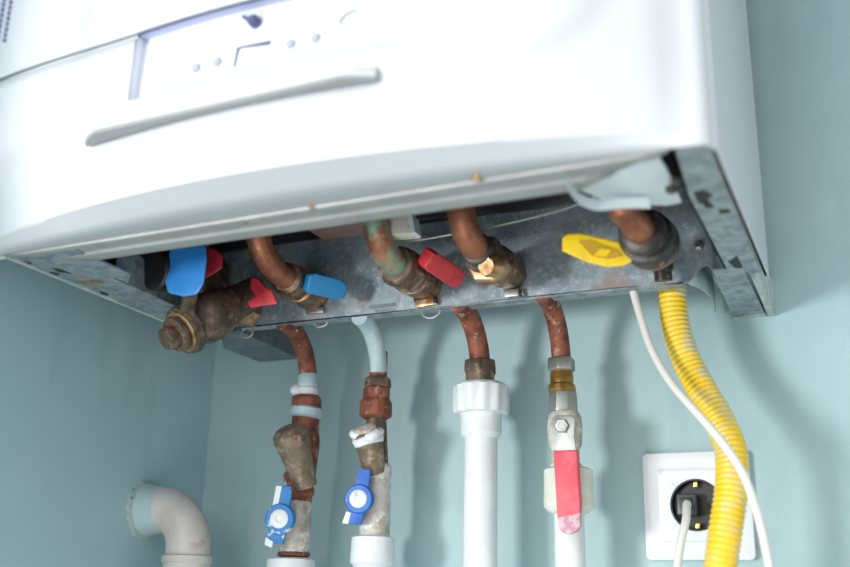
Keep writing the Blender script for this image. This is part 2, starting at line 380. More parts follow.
# folded wall brackets at both rear corners
m = MB().prism([aZ(713, 271, -1), aZ(744, 270, -1), aZ(767, 319, -1), aZ(735, 322, -1)], (0, 0, 1.5))
m.prism([V((463, -110, 0)), V((463, -1, 0)), V((463, -1, 45)), V((463, -110, 45))], (1.5, 0, 0))
br = m.build('wall_bracket', 'galv', boiler)
MB().prism([aZ(735, 322, -1.6), aZ(767, 319, -1.6), aZ(765, 314, -1.6), aZ(748, 316, -1.6), (aZ(733, 318, -1.6))], (0, 0, .5)).build('paint_smear', 'paintedge', br)
MB().prism([aZ(749, 271, -2), aZ(753, 277, -2), aZ(776, 317, -2), aZ(769, 318, -2)], (0, 0, 30)).build('bracket_flange', 'paintedge', boiler)
m = MB().prism([(30, -108, -2), (0, -62, -2), (2, -1, -2), (47, -1, -2), (50, -108, -2)], (0, 0, 2)); m.prism([(47, -108, 0), (47, -1, 0), (47, -1, 45), (47, -108, 45)], (1.5, 0, 0))
m.build('wall_bracket', 'galvd', boiler)
# curved sheet behind the right end of the plate
m = MB(); cur = smooth_path([aY(690, 284, -100), aY(702, 289, -80), aY(712, 298, -40), aY(716, 312, -10)]); 
for p in cur: m.v += [p, p+V((0, 0, 26))]
m.f = [(2*i, 2*i+2, 2*i+3, 2*i+1) for i in range(len(cur)-1)]
o = m.build('curved_bracket', 'paintedge', boiler, fix=False); sm = o.modifiers.new('sheet', 'SOLIDIFY'); sm.thickness = .0012

# cables tucked inside the boiler
def cable(name, pts, r, mt, label, cat, n=12):
    return tag(MB().sweep(smooth_path(pts), r, n).build(name, mt), label, cat)
cable('rubber_hose', [V((60, -150, 100)), V((130, -152, 80)), V((200, -158, 72)), V((290, -165, 64)), V((350, -182, 54)), V((390, -206, 48)), V((406, -228, 62)), V((406, -236, 110))], 10.5, 'black', 'thick black rubber hose curving inside the open underside behind the copper pipes', 'hose')
cable('thin_cable', [V((250, -165, 64)), aY(400, 240, -175), aY(470, 231, -180), aY(530, 218, -195), aY(575, 205, -215), aY(600, 190, -225), V((425, -230, 70))], .9, 'wire', 'thin pale wire running under the black rubber hose inside the boiler', 'wire')
t = thing('plug_connector', aY(390, 226, -200), 'small pale printed connector block beside the second copper pipe inside the boiler', 'connector')
P_ = [aY(x, y, -200) for x, y in ((377, 216), (410, 213), (413, 233), (382, 235))]
MB().prism(P_, (0, 14, 0)).build('connector_body', 'label', t, bevel=1)
MB().prism([aY(x, y, -200.6) for x, y in ((408, 215), (412, 214.5), (415, 232), (411, 233))], (0, 12, 0)).build('connector_rim', 'corner', t)

# ================================================================ upper copper pipes and the valves
def pipe_up(S_, d, r, mt, label, bend=30, top=140):
    """S_: where it enters the valve, d: direction out of the valve towards the room"""
    d = d.normalized(); a = S_-d*8; pts = [a, S_]
    c = S_+d*4
    for k in range(1, 9):
        t = math.pi/2*k/8; pts.append(c+d*(bend*math.sin(t))+V((0, 0, 1))*(bend*(1-math.cos(t))))
    pts.append(V((pts[-1].x, pts[-1].y, top)))
    o = MB().sweep(pts, r, 24).build('copper_pipe', mt); return tag(o, label, 'pipe', 'copper pipes coming down inside the boiler')
def vdir(X, z, Y0, dx=0, dz=0):
    A = V((X, PYY, z)); B = V((X-dx, Y0, z+dz)); return A, B
def ring_loop(px, py, w, h, parent, Y=-100):
    c = aY(px, py, Y); pts = [c+V((w*math.cos(t), 0, h*math.sin(t))) for t in [2*math.pi*k/20 for k in range(20)]]
    return MB().sweep(pts, .8, 8, closed=True).build('wire_ring', 'wire', parent)
def tab(pts, parent, mt='chrome', Y=-112):
    return MB().prism([aY(x, y, Y) for x, y in pts], (0, 3, 0)).build('drain_tab', mt, parent, bevel=.4)

# valve 1 (blue lever, red lever)
A, B = aY(314, 294, PYY), aY(286, 278, -162); ax = A-B; Ln = ax.length
t = thing('isolating_valve', A, 'dull brass isolating valve with a blue lever and a red lever', 'valve', 'isolating valves on the galvanised plate')
MB().lathe(B, ax, [(-2, 11), (0, 13.5), (5, 14), (7, 14), (7.5, 12)], 28).hexa(B, ax, 6, 20, 15.5, .3).build('union_nut', 'brass', t)
MB().lathe(B, ax, [(19, 12), (22, 14.5), (30, 14.5), (34, 12.5), (Ln-10, 13), (Ln-6, 16), (Ln, 16)], 28).build('valve_body', 'brass', t)
MB().lathe(B, ax, [(20, 13.6), (21, 15.4), (24, 15.4), (25, 13.6)], 28).build('collar', 'brassb', t)
bm_, *_ = bar(aY(306, 282, -158), aY(344, 291, -132), 17, 14, .3, .25); bm_.build('blue_lever', 'blue2', t, bevel=1.6, seg=3)['label'] = 'blue lever'
h = MB(); c = aY(263, 293, -172)
P = [aY(x, y, -176) for x, y in ((251, 277), (258, 278), (266, 288), (272, 290), (278, 304), (262, 306), (250, 308), (247, 302), (256, 296), (250, 288))]
h.prism(P, ray(263, 292).normalized()*11).build('red_lever', 'red', t, bevel=1.5, seg=3)['label'] = 'red lever'
tab([(305, 309), (323, 307), (323, 312), (306, 314)], t); ring_loop(321, 322, 6.5, 4.5, t)
pipe_up(B, V((-.12, -1, .1)), 9.8, 'copper', 'brown copper pipe bending into the leftmost brass valve', bend=40)
# valve 2 (red lever)
A, B = aY(426, 285, PYY), aY(397, 265, -174); ax = A-B; Ln = ax.length
t = thing('isolating_valve', A, 'dull brass isolating valve with one faceted red lever, fed by the greenish pipe', 'valve', 'isolating valves on the galvanised plate')
MB().lathe(B, ax, [(-5, 11), (-4, 14), (2, 15.5), (4, 16), (6, 16)], 28).hexa(B, ax, 2, 20, 17, .3).build('union_nut', 'grim', t)
MB().lathe(B, ax, [(19, 14), (21, 16), (26, 16), (27, 14.5), (40, 14.5), (42, 15.5), (48, 15.5), (50, 13), (Ln-8, 13), (Ln-5, 15), (Ln, 15)], 28).build('valve_body', 'brass', t)
MB().lathe(B, ax, [(29, 14.6), (30, 16.4), (32.5, 16.4), (33.5, 14.6)], 28).build('collar', 'brass', t)
bm_, *_ = bar(aY(425, 257, -172), aY(458, 279, -132), 16, 13, .25, .2); bm_.build('red_lever', 'red', t, bevel=1.6, seg=3)['label'] = 'faceted red lever'
tab([(413, 299), (434, 296), (437, 304), (416, 307)], t, 'brassb'); ring_loop(431, 310, 8.5, 7, t)
tab([(433, 297), (436, 297), (436, 303), (433, 303)], t, 'black', -113)
pipe_up(B, V((-.1, -1, .1)), 10.4, 'copperg', 'green-stained copper pipe bending into the valve with the red lever')
# valve 3 (bright nut, no lever)
A, B = aY(511, 275, PYY), aY(477, 249, -184); ax = A-B; Ln = ax.length
t = thing('isolating_valve', A, 'bright brass faceted isolating valve without a lever, third from the left', 'valve', 'isolating valves on the galvanised plate')
MB().lathe(B, ax, [(-4, 10.5), (-3, 12), (12, 12.5), (14, 14)], 24).build('sleeve', 'darkm', t)
MB().hexa(B, ax, 8, 24, 15, .25).build('union_nut', 'grim', t)
MB().hexa(B+V((-2, 0, -4)), ax, 22, 40, 16.5, .1).build('valve_body', 'brassb', t, bevel=1)
MB().lathe(B, ax, [(39, 13), (42, 16), (56, 16), (64, 14), (Ln, 14)], 8, .3).build('rear_body', 'brass', t, bevel=1)
c = aY(493, 262, -176); MB().lathe(c+V((0, 8, 0)), V((-.2, -1, -.35)), [(0, 9), (10, 9), (13, 7), (16, 6.5)], 12).build('valve_stem', 'brassb', t)
tab([(503, 290), (522, 288), (524, 295), (505, 297)], t); tab([(518, 289), (521, 289), (521, 296), (518, 296)], t, 'black', -113); ring_loop(520, 296, 8, 5, t)
pipe_up(B, V((-.1, -1, .15)), 10.2, 'copper', 'pinkish copper pipe with a green streak bending into the bright brass valve', bend=22)
P = [aY(x, y, -222) for x, y in ((453, 237), (462, 248), (470, 251))]
# gas valve
A = V((436, PYY, 10)); B = aY(640, 236, -208)
t = thing('gas_valve', A, 'dark steel gas valve with a yellow lever at the right end of the plate', 'valve')
B = aY(643, 233, -198); E_ = aY(667, 261, -128); ax = E_-B; Ln = ax.length
MB().lathe(B, ax, [(-8, 12), (-6, 15.5), (0, 16.5), (2, 15), (5, 15), (6, 18.5), (16, 19), (18, 17)], 30).build('union_nut', 'darkm', t, angle=30)
MB().lathe(B, ax, [(17, 16), (19, 19.5), (23, 19.5), (25, 17), (34, 17), (38, 15)], 30).build('valve_body', 'darkm', t)
MB().lathe(B, ax, [(24, 18), (25, 19.2), (27, 19.2), (28, 18)], 30).build('collar', 'brass', t)
MB().lathe(aY(662, 262, -135), V((0, .2, -1)), [(0, 8), (6, 8), (7, 6.5), (14, 6.5)], 18).build('outlet', 'darkm', t)
# yellow lever: solid shell, the pocket's shade laid on as a darker yellow patch
out = [(562, 238), (567, 234), (580, 233), (618, 242), (631, 245), (632, 262), (622, 266), (606, 267), (586, 262), (562, 251)]
o3 = [aY(x, y, -190) for x, y in out]; cc_ = sum(o3, V())/len(o3)
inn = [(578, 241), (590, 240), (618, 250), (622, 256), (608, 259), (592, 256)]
m = MB().prism(o3, ray(600, 250).normalized()*13); yl = m.build('yellow_lever', 'yellow', t, bevel=1.5, seg=3); yl['label'] = 'yellow lever'
MB().prism([aY(x, y, -191) for x, y in inn], (0, 1.2, 0)).build('lever_pocket_shade', mat('yellow_shade', '#b8941c', .6), yl)
MB().prism([aY(x, y, -192.5) for x, y in ((600, 249), (612, 250), (606, 256), (594, 255))], (0, 2.5, 0)).build('lever_rib', 'yellow', yl)
d = (V((0, -1, .25))).normalized()
pts = smooth_path([B+ax.normalized()*4, B-ax.normalized()*10, aY(628, 212, -222), aY(621, 196, -232), V((430, -236, 100)), V((430, -236, 140))])
tag(MB().sweep(pts, 10, 24).build('copper_pipe', 'copper'), 'short brown copper pipe dropping into the dark gas valve', 'pipe', 'copper pipes coming down inside the boiler')

# filling stopcock at the left with a hex cap
tip = aY(166, 340, -216); base = aY(246, 297, -150); ax = (base-tip); Ln = ax.length
t = thing('filling_stopcock', base, 'grimy bronze filling stopcock pointing out from the left corner, with blue and red levers', 'stopcock')
MB().hexa(tip, ax, -1, 10, 10, .2).build('cap_screw', 'grim', t, bevel=.8)
MB().lathe(tip, ax, [(8, 12), (9, 14.5), (12, 15), (13, 13), (16, 13), (17, 20), (22, 21), (24, 19.5), (26, 18)], 26).build('cap_nut', 'grim', t, angle=25)
MB().lathe(tip, ax, [(14, 15.5), (15, 17.3), (17.2, 17.3), (18, 15.5)], 26).build('cap_ring', 'brassb', t)
MB().lathe(tip, ax, [(24, 14), (30, 16), (36, 20), (46, 21), (58, 19), (68, 16), (Ln, 14), (Ln+14, 13)], 26).build('valve_body', 'grim', t)
MB().sweep(smooth_path([aY(215, 268, -150), aY(213, 285, -165), aY(222, 300, -165)]), [13]*13, 20).build('side_branch', 'grim', t)
MB().hexa(aY(240, 309, -140), V((.6, 1, -.3)), 0, 16, 13, .2).build('outlet_nut', 'brass', t, bevel=.8)
sp_stem = MB().lathe(aY(187, 315, -212), V((0, .1, 1)), [(0, 6), (20, 6), (22, 9), (26, 9)], 16).build('valve_stem', 'grim', t)
# blue lever: thick tapered block
Yh = -236
f = [aY(x, y, Yh) for x, y in ((170, 248), (206, 244), (207, 262), (204, 284), (197, 295), (183, 297), (168, 293), (165, 282), (167, 262))]
MB().prism(f, ray(187, 270).normalized()*18).build('blue_lever', 'blue', t, bevel=3, seg=4)['label'] = 'blue block lever'
f = [aY(x, y, -206) for x, y in ((203, 246), (214, 248), (223, 256), (222, 268), (212, 275), (203, 279))]
MB().prism(f, ray(210, 262).normalized()*12).build('red_lever', 'red', t, bevel=2, seg=3)['label'] = 'red lever'
ring_loop(247, 333, 6, 4.5, t, -104)
# round dark cap beside it
c = aY(152, 264, -238); t = thing('pipe_cap', c, 'round dark capped pipe end on a short brass stub in the left rear corner', 'cap')
MB().lathe(c+V((4, 22, 0)), V((-.25, -1, -.2)), [(0, 14), (8, 15), (10, 17), (18, 17), (20, 15)], 24).build('cap', 'black', t)
MB().lathe(c+V((12, 34, -2)), V((-.25, -1, -.2)), [(-8, 10), (4, 12), (5, 15), (11, 15), (12, 13)], 8).build('stub', 'brass', t, bevel=.6)

# ================================================================ below the boiler: elbows
def elbow(X, z, zb, r, mt, label, Xb=None, Yp=-60, Y0=-105, bend=44):
    Xb = X if Xb is None else Xb
    pts = [V((X, Y0, z)), V((X, Yp-bend, z))]
    for k in range(1, 9): t = math.pi/2*k/8; pts.append(V((X+(Xb-X)*k/8, Yp-bend+bend*math.sin(t), z-bend*(1-math.cos(t)))))
    pts += [V((Xb, Yp, (z-bend+zb)/2)), V((Xb, Yp, zb))]
    return tag(MB().sweep(pts, r, 22).build('copper_elbow', mt), label, 'pipe', 'bent pipes leaving the bottom of the plate')
def zat(px, py, Y=-60): return aY(px, py, Y).z
def xat(px, py, Y=-60): return aY(px, py, Y).x
XA, XBp, XC, XD = xat(308, 380), xat(378, 380), xat(480, 400), xat(562, 400)
PY_ = -60
elbow(xat(281, 331, -107), 4, zat(309, 400), 8, 'rust', 'rusty red copper elbow leaving the plate at the far left', Xb=XA)
elbow(xat(358, 322, -107), 1, zat(380, 362), 7.6, 'paintedpipe', 'pale blue overpainted elbow, second from the left', Xb=XBp)
elbow(xat(457, 309, -107), 4, zat(480, 366), 8.6, 'rust', 'reddish copper elbow above the ribbed white union', Xb=XC)
elbow(xat(542, 300, -107), 4, zat(560, 362), 7.8, 'rust', 'slim copper elbow above the red lever valve', Xb=XD)
DN = V((0, 0, -1))
def col_(X, Y=PY_): return lambda py, px=None: V((X, Y, aY(400, py, Y).z))
def zpy(X, py, Y=PY_):
    # height of the point with this X, Y that shows at picture row py
    lo, hi = -400., 200.
    for _ in range(40):
        z = (lo+hi)/2; d = V((X, Y, z))-CAM; y = 283.5-FPX*d.dot(UP)/d.dot(FW)
        if y > py: lo = z
        else: hi = z
    return z
def stack(X, segs, Y=PY_):
    """segs: (py, radius) list turned into a lathe profile going down"""
    o = V((X, Y, zpy(X, segs[0][0], Y))); return o, [(o.z-zpy(X, p, Y), r) for p, r in segs]

# --- assembly A
t = thing('strainer_valve', V((XA, PY_, -200)), 'rust-stained strainer and stop valve with a light blue butterfly lever, leftmost under the boiler', 'valve', 'butterfly-lever strainer valves')
o, pr = stack(XA, [(374, 8), (377, 9.6), (386, 9.6), (388, 8)]); MB().lathe(o, DN, pr, 22).build('paint_band', 'paintedpipe', t)
o, pr = stack(XA, [(387, 8), (389, 9.6), (396, 10), (398, 9)]); MB().lathe(o, DN, pr, 22).build('paint_band', 'silicone', t)
o, pr = stack(XA, [(396, 12), (399, 14), (408, 14), (411, 12.5), (430, 13), (440, 14.5), (462, 13), (480, 12)]); MB().lathe(o, DN, pr, 8).build('union_nut', 'rust', t, bevel=1)
o, pr = stack(XA, [(407, 12), (409, 14.3), (416, 14.3), (418, 12)]); MB().lathe(o+V((1.5, -.5, 0)), (DN+V((-.12, 0, 0))), pr, 22).build('paint_band', 'paintedpipe', t)
MB().sphere(aY(296, 390, -66), 5.5).build('plastic_nub', 'silicone', t)
c0, c1 = aY(289, 430, -92), aY(306, 486, -66); ax = c1-c0; Ln = ax.length
MB().lathe(c0, ax, [(-3, 8), (-1, 12), (3, 15.5), (9, 16), (11, 15), (28, 12.5), (Ln, 10)], 22).build('strainer_cap', 'strain', t)
o, pr = stack(XA-3, [(470, 11), (474, 14), (480, 14), (482, 12), (486, 12), (488, 14), (494, 14), (496, 12.5), (502, 12)]); MB().lathe(o, DN, pr, 24).build('threaded_joint', 'rust', t, angle=25)
o, pr = stack(XA-4, [(500, 12), (503, 13.5), (545, 14), (552, 13), (556, 12)]); MB().lathe(o, DN, pr, 12).build('valve_body', 'crust', t, bevel=.5)
o, pr = stack(XA-4, [(552, 12.5), (553, 14), (556, 14), (557, 12)]); MB().lathe(o, DN, pr, 22).build('rust_ring', 'rust', t)
def butterfly(c, mt, parent, up, dn, tilt, s=1, col2='silicone'):
    """flat two-winged lever seen face on, hub with a white screw cap"""
    n = (CAM-c).normalized(); n.z *= .4; n = (n+V((-.15, -.5, 0))).normalized()
    xh = n.cross(V((0, 0, 1))).normalized(); zh = xh.cross(n).normalized(); xh = -xh
    xr = xh*math.cos(tilt)+zh*math.sin(tilt); zr_ = zh*math.cos(tilt)-xh*math.sin(tilt)
    MB().lathe(c-n*22, n, [(0, 7), (18, 7), (19, 6)], 16).build('spindle', 'crust', parent)
    w = 7.2*s
    ol_ = [(-w*.7, up), (w*.75, up+1), (w*.85, 14*s), (w*.8, 8*s)]
    for k in range(1, 6): a = .9-k*.33; ol_.append((11.5*s*math.cos(a), 11.5*s*math.sin(a)))
    ol_ += [(w*.8, -9*s), (w*.6, -dn), (-w*.9, -dn-1), (-w*1.3, -dn+5), (-w*.8, -8*s)]
    for k in range(1, 6): a = math.pi+.85-k*.33; ol_.append((11.5*s*math.cos(a), 11.5*s*math.sin(a)))
    ol_ += [(-w*.7, 9*s)]
    lv = MB().prism([c+xr*x+zr_*y for x, y in ol_], n*-5).build('butterfly_lever', mt, parent, bevel=1)
    MB().lathe(c-n*4, n, [(0, 11.5*s), (5, 11.5*s), (6.5, 10.5*s), (6.6, 7.5*s)], 26).build('hub', mt, lv)
    MB().lathe(c-n*1, n, [(0, 7*s), (4, 7*s), (5, 5.5*s), (5.2, 2.6*s), (4.4, 2.4*s), (4.3, .5)], 22).build('screw_cap', 'silicone', lv)['label'] = 'white screw cap'
    return lv, xr, zr_, n
lv, xr, zr_, n_ = butterfly(aY(280, 519, -90), 'blue4', t, 27, 20, -.08, 1.12)
MB().prism([aY(280, 519, -90)+xr*x+zr_*y+n_*.8 for x, y in ((-7, 27), (-2, 27), (-3, 10), (-8, 9))], n_*-3).build('paint_smear', 'silicone', lv)
MB().prism([aY(280, 519, -90)+xr*x+zr_*y+n_*.8 for x, y in ((-10, -16), (-3, -19), (-4, -24), (-10, -22))], n_*-4).build('paint_smear', 'silicone', lv)
o, pr = stack(XA-6, [(558, 17), (559.5, 20.5), (563, 21), (575, 21), (577, 16), (640, 16), (1500, 16)])
tag(MB().lathe(o, DN, [(0, 17), (1.5, 20.5), (4, 21), (30, 21), (32, 14), (600, 14)], 26).build('plastic_pipe', 'pvc'), 'white plastic pipe under the light blue lever valve', 'pipe', 'white plastic pipes running down the wall')

# --- assembly B
XB_ = XBp
t = thing('strainer_valve', V((XB_, PY_, -200)), 'white-crusted strainer and stop valve with a dark blue butterfly lever, second from the left', 'valve', 'butterfly-lever strainer valves')
o, pr = stack(XB_, [(352, 7.6), (362, 7.8), (380, 7.8)]); MB().lathe(o, DN, pr, 20).build('copper_stub', 'rust', t)
o, pr = stack(XB_, [(377, 9), (379, 12), (387, 12.5), (388, 11)]); MB().lathe(o, DN, pr, 6, .3).build('union_nut', 'grim', t, bevel=.8)
o, pr = stack(XB_-1, [(387, 10), (389, 12), (399, 12), (402, 14), (416, 14.5), (419, 11)]); MB().lathe(o, DN, pr, 8, .2).build('threaded_joint', 'rust', t, bevel=1)
o, pr = stack(XB_, [(417, 8), (424, 9), (440, 10), (455, 11), (468, 12)]); MB().lathe(o, DN, pr, 20).build('nipple', 'grim', t)
c0, c1 = aY(366, 430, -84), aY(375, 472, -66); ax = c1-c0; Ln = ax.length
MB().lathe(c0, ax, [(0, 8), (2, 11), (12, 12), (14, 11.5), (30, 10), (Ln, 9)], 22).build('strainer_cap', 'strain', t)
fx, fy, fa_ = frame(c1-c0); tp = []
for k in range(72):
    a = 2*math.pi*k/24; tp.append(c0+fa_*(2+k*.12+1.5*math.sin(a*1.7))+(fx*math.cos(a)+fy*math.sin(a))*(9.5+1.6*math.sin(a*2.3+1)+.02*k))
MB().sweep(tp, [3+.9*math.sin(k*.7) for k in range(72)], 10).build('sealing_tape', 'silicone', t)
MB().lathe(c0-fa_*4, fa_, [(0, 6), (2, 9), (7, 9)], 14).build('sealed_end', 'crust', t)
o, pr = stack(XB_+2, [(463, 10), (466, 12.5), (474, 13), (477, 12), (500, 12.5), (520, 13), (534, 13), (540, 12)]); MB().lathe(o, DN, pr, 14).build('valve_body', 'crust', t, bevel=.4)
lv, xr, zr_, n_ = butterfly(aY(359, 499, -84), 'blue3', t, 24, 20, -.12, 1.05)
MB().prism([aY(359, 499, -84)+xr*x+zr_*y+n_*.6 for x, y in ((-9, -11), (-5, -12), (-6, -21), (-11, -21))], n_*-4).build('paint_smear', 'silicone', lv)
m = MB(); o, pr = stack(XB_+1, [(536, 15)])
m.lathe(o, DN, [(0, 15), (1.5, 18), (22, 18.5), (24, 16), (26, 15)], 26); m.lathe(o, DN, [(24, 13), (600, 13)], 26)
pp = m.build('plastic_pipe', 'pvc'); tag(pp, 'white plastic pipe under the dark blue lever valve', 'pipe', 'white plastic pipes running down the wall')

# --- assembly C
t = thing('union_joint', V((XC, PY_, -80)), 'brownish hex nut screwed into a ribbed white plastic union collar', 'joint')
o, pr = stack(XC, [(360, 10), (362, 14.5), (372, 15), (374, 13.5), (382, 13.5), (386, 12)]); MB().lathe(o, DN, pr, 6, .2).build('hex_nut', 'grim', t, bevel=.8)
m = MB(); X = XC+1; o, pr = stack(X, [(384, 19), (386, 21.5), (388, 22), (411, 22), (414, 21), (415, 17), (434, 17), (437, 15), (439, 13.5)])
n = 48; x_, y_, a_ = frame(DN); rings = []
for j, (tt, r) in enumerate(pr):
    i = len(m.v)
    for k in range(n):
        rr = r+(1.5 if (k % 4 < 2 and 2 <= j <= 4) else 0); an = 2*math.pi*k/n; m.v.append(o+a_*tt+x_*(rr*math.cos(an))+y_*(rr*math.sin(an)))
    rings.append(i)
m.loft(rings, n); m.build('union_collar', 'pvc', t)
o, pr = stack(X, [(437, 13.6)]); tag(MB().lathe(o, DN, [(0, 13.6), (600, 13.6)], 30).build('plastic_pipe', 'pvc'), 'white plastic pipe hanging from the ribbed white union, third from the left', 'pipe', 'white plastic pipes running down the wall')

# --- assembly D
t = thing('lever_ball_valve', V((XD, PY_, -120)), 'chrome ball valve with a long worn red lever pointing down', 'valve')
o, pr = stack(XD, [(358, 10), (360, 11.5), (370, 11.5), (372, 10)]); MB().lathe(o, DN, pr, 6, .5).build('hex_nut', 'chrome', t, bevel=.8)
o, pr = stack(XD, [(371, 8), (374, 9.5), (384, 9.5), (386, 11), (391, 11.3), (393, 10)]); MB().lathe(o, DN, pr, 20).build('brass_nipple', 'brassy', t)['label'] = 'brass nipple'
o, pr = stack(XD+1, [(391, 10), (393, 11.5), (412, 12), (414, 11)]); MB().lathe(o, DN, pr, 8, .2).build('hex_adaptor', 'chrome', t, bevel=.6)
o, pr = stack(XD+2, [(412, 10.5), (416, 13), (428, 14), (445, 13), (450, 11), (462, 11), (464, 12.5), (474, 12.5), (476, 11)]); MB().lathe(o, DN, pr, 20).build('valve_body', 'crust', t)
c = aY(562, 426, -88); nn = V((.12, -1, -.05)).normalized()
MB().lathe(c-nn*20, nn, [(0, 7.5), (14, 7.5), (15, 6)], 18).build('valve_stem', 'chrome', t)
def q(x, y, Y=-88): return aY(x, y, Y)
lp = [q(x, y) for x, y in ((552, 418), (556, 415), (572, 415), (575, 420), (574, 436), (576, 450), (577, 455), (553, 455), (554, 450), (553, 436))]
lever = MB().prism(lp, (0, 2, 0)).build('lever_plate', 'chrome', t, bevel=.4)
MB().lathe(c+V((0, 1, 0)), nn, [(0, 5.8), (3, 5.8), (4.5, 5), (4.6, 3), (4.2, 2.8)], 6).build('lever_nut', 'chrome', lever)
lp = [q(x, y, -90) for x, y in ((553, 450), (577, 449.5), (580, 500), (580, 525), (577, 531), (570, 534), (562, 533), (558, 528), (556, 500))]
rl_ = MB().prism(lp[:3]+[q(580, 514, -90), q(557, 519, -90)], (0, 6, 0)).build('lever_sleeve', 'redl', t, bevel=1.8, seg=3); rl_['label'] = 'red plastic lever sleeve'
MB().prism([q(557, 517, -90), q(580, 512, -90)]+[q(x, y, -90) for x, y in ((580, 525), (577, 531), (570, 534), (562, 533), (558, 528))], (0, 6, 0)).build('lever_tip', 'pink', t, bevel=1.5)['label'] = 'worn pink tip of the lever'
m = MB(); o, pr = stack(XD+4, [(468, 15)])
m.lathe(o, DN, [(0, 15), (2, 19), (30, 19.5), (33, 17), (36, 12)], 26)
m.build('plastic_collar', 'pvcg', t)['label'] = 'stained white plastic collar'
tag(MB().lathe(V((XD+4, PY_, o.z-34)), DN, [(0, 11.6), (600, 11.6)], 28).build('plastic_pipe', 'pvc'), 'slim white plastic pipe behind the red lever', 'pipe', 'white plastic pipes running down the wall')

# ================================================================ yellow corrugated hose
hp = [((672, 262), -74), ((672, 285), -74), ((675, 322), -74), ((686, 359), -76), ((702, 390), -80), ((720, 422), -86), ((731, 453), -94), ((731, 490), -102), ((726, 527), -108), ((721, 563), -112), ((717, 600), -112), ((712, 660), -110)]
path = smooth_path([aY(x, y, Y) for (x, y), Y in hp]+[V((438, -108, -420)), V((440, -100, -600))], 60)
L_ = [0.]
for i in range(1, len(path)): L_.append(L_[-1]+(path[i]-path[i-1]).length)
tot = L_[-1]; step = .8; pts = []; rad = []; k = 0; s_ = 0.
while s_ < tot:
    while k < len(L_)-2 and L_[k+1] < s_: k += 1
    tt = (s_-L_[k])/max(1e-6, L_[k+1]-L_[k]); pts.append(path[k].lerp(path[k+1], tt))
    rad.append(10.4+.5*math.cos(2*math.pi*s_/4.0)+.6*sstep(s_/180)); s_ += step
hose = MB().sweep(pts, rad, 28).build('corrugated_hose', 'hose', angle=80)
me = hose.data; at_ = me.attributes.new('worn', 'FLOAT', 'POINT')
n = 28
for i, v in enumerate(me.vertices):
    j = min(i//n, len(rad)-1); rv = (rad[j]-10.4-.6*sstep(j*step/180))/.5
    w = V(v.co)/S+WL[hose.name]; side = (w-pts[min(j, len(pts)-1)]).dot(RT)
    d1 = j*step
    nz = noise.noise(w*.06)+.5*noise.noise(w*.2)
    f = 0
    if d1 < 110: f = sstep((side-1+nz*9)/6)*(.55+.35*rv)
    elif rv > .2: f = max(0, min(.5, (nz+.1)*1.1))*sstep((150-abs(d1-160))/60)
    elif 0: f = 0
    at_.data[i].value = f
tag(hose, 'yellow corrugated gas hose curving down in front of the wall socket', 'hose')

# white cable over the hose
cp = [((630, 270), -92), ((633, 290), -98), ((641, 318), -100), ((652, 350), -104), ((672, 384), -112), ((700, 416), -122), ((725, 446), -126), ((744, 476), -124), ((757, 512), -116), ((765, 545), -112), ((770, 575), -110), ((774, 640), -108)]
tag(MB().sweep(smooth_path([aY(x, y, Y) for (x, y), Y in cp]+[V((492, -104, -400)), V((490, -100, -600))]), 3.0, 14).build('cable', 'cable'), 'long off-white cable hanging from the boiler across the yellow hose', 'cable')

# ================================================================ wall socket
SX0, SX1, SZ0, SZ1 = 382.4, 465.5, -193.5, -110.
cx, cz = (SX0+SX1)/2, (SZ0+SZ1)/2
t = thing('wall_socket', (cx, 0, cz), 'square white wall socket with a black round insert, half hidden by the yellow hose', 'socket')
def rrect(x0, x1, z0, z1, r, y, n=6):
    out = []
    for (ccx, ccz, a0) in ((x1-r, z1-r, 0), (x0+r, z1-r, math.pi/2), (x0+r, z0+r, math.pi), (x1-r, z0+r, 1.5*math.pi)):
        for k in range(n+1): a = a0+math.pi/2*k/n; out.append(V((ccx+r*math.cos(a), y, ccz+r*math.sin(a))))
    return out
def with_hole(outer, c, r, y0, y1, m, n_h=None):
    n_ = len(outer); i = len(m.v)
    for Y in (y0, y1):
        m.v += [V((p.x, Y, p.z)) for p in outer]
        for p in outer: a = math.atan2(p.z-c[1], p.x-c[0]); m.v.append(V((c[0]+r*math.cos(a), Y, c[1]+r*math.sin(a))))
    for k in range(n_):
        k2 = (k+1) % n_
        m.f.append((i+k, i+k2, i+n_+k2, i+n_+k)); b_ = i+2*n_; m.f.append((b_+k2, b_+k, b_+n_+k, b_+n_+k2))
        m.f.append((i+k2, i+k, b_+k, b_+k2)); m.f.append((i+n_+k, i+n_+k2, b_+n_+k2, b_+n_+k))
def dense(o, k=4):
    out = []
    for i in range(len(o)):
        for j in range(k): out.append(o[i].lerp(o[(i+1) % len(o)], j/k))
    return out
m = MB(); with_hole(dense(rrect(SX0, SX1, SZ0, SZ1, 4, 0), 12), (cx, cz), 25, 0, -7, m); m.build('outer_frame', 'socket', t, bevel=.8, fix=True)
m = MB(); with_hole(dense(rrect(SX0+12, SX1-12, SZ0+14, SZ1-14, 2, 0), 12), (cx, cz), 20.2, -1, -9.5, m); m.build('inner_plate', 'socket', t, bevel=.6)
MB().lathe(V((cx, -8.6, cz)), V((0, 1, 0)), [(0, 20.2), (.1, 19), (7, 18.6), (7.1, .5)], 40, cap=False).build('insert', 'sblack', t)
for s in (1, -1):
    MB().box((cx-1.7, -8, cz+s*16-2), (cx+1.7, -2, cz+s*16+2)).build('earth_clip', 'clipm', t, bevel=.5)
    MB().lathe(V((cx+s*9.5, -2.6, cz)), V((0, 1, 0)), [(0, 2.6), (1.6, 2.5)], 16).build('contact_hole', 'black', t)
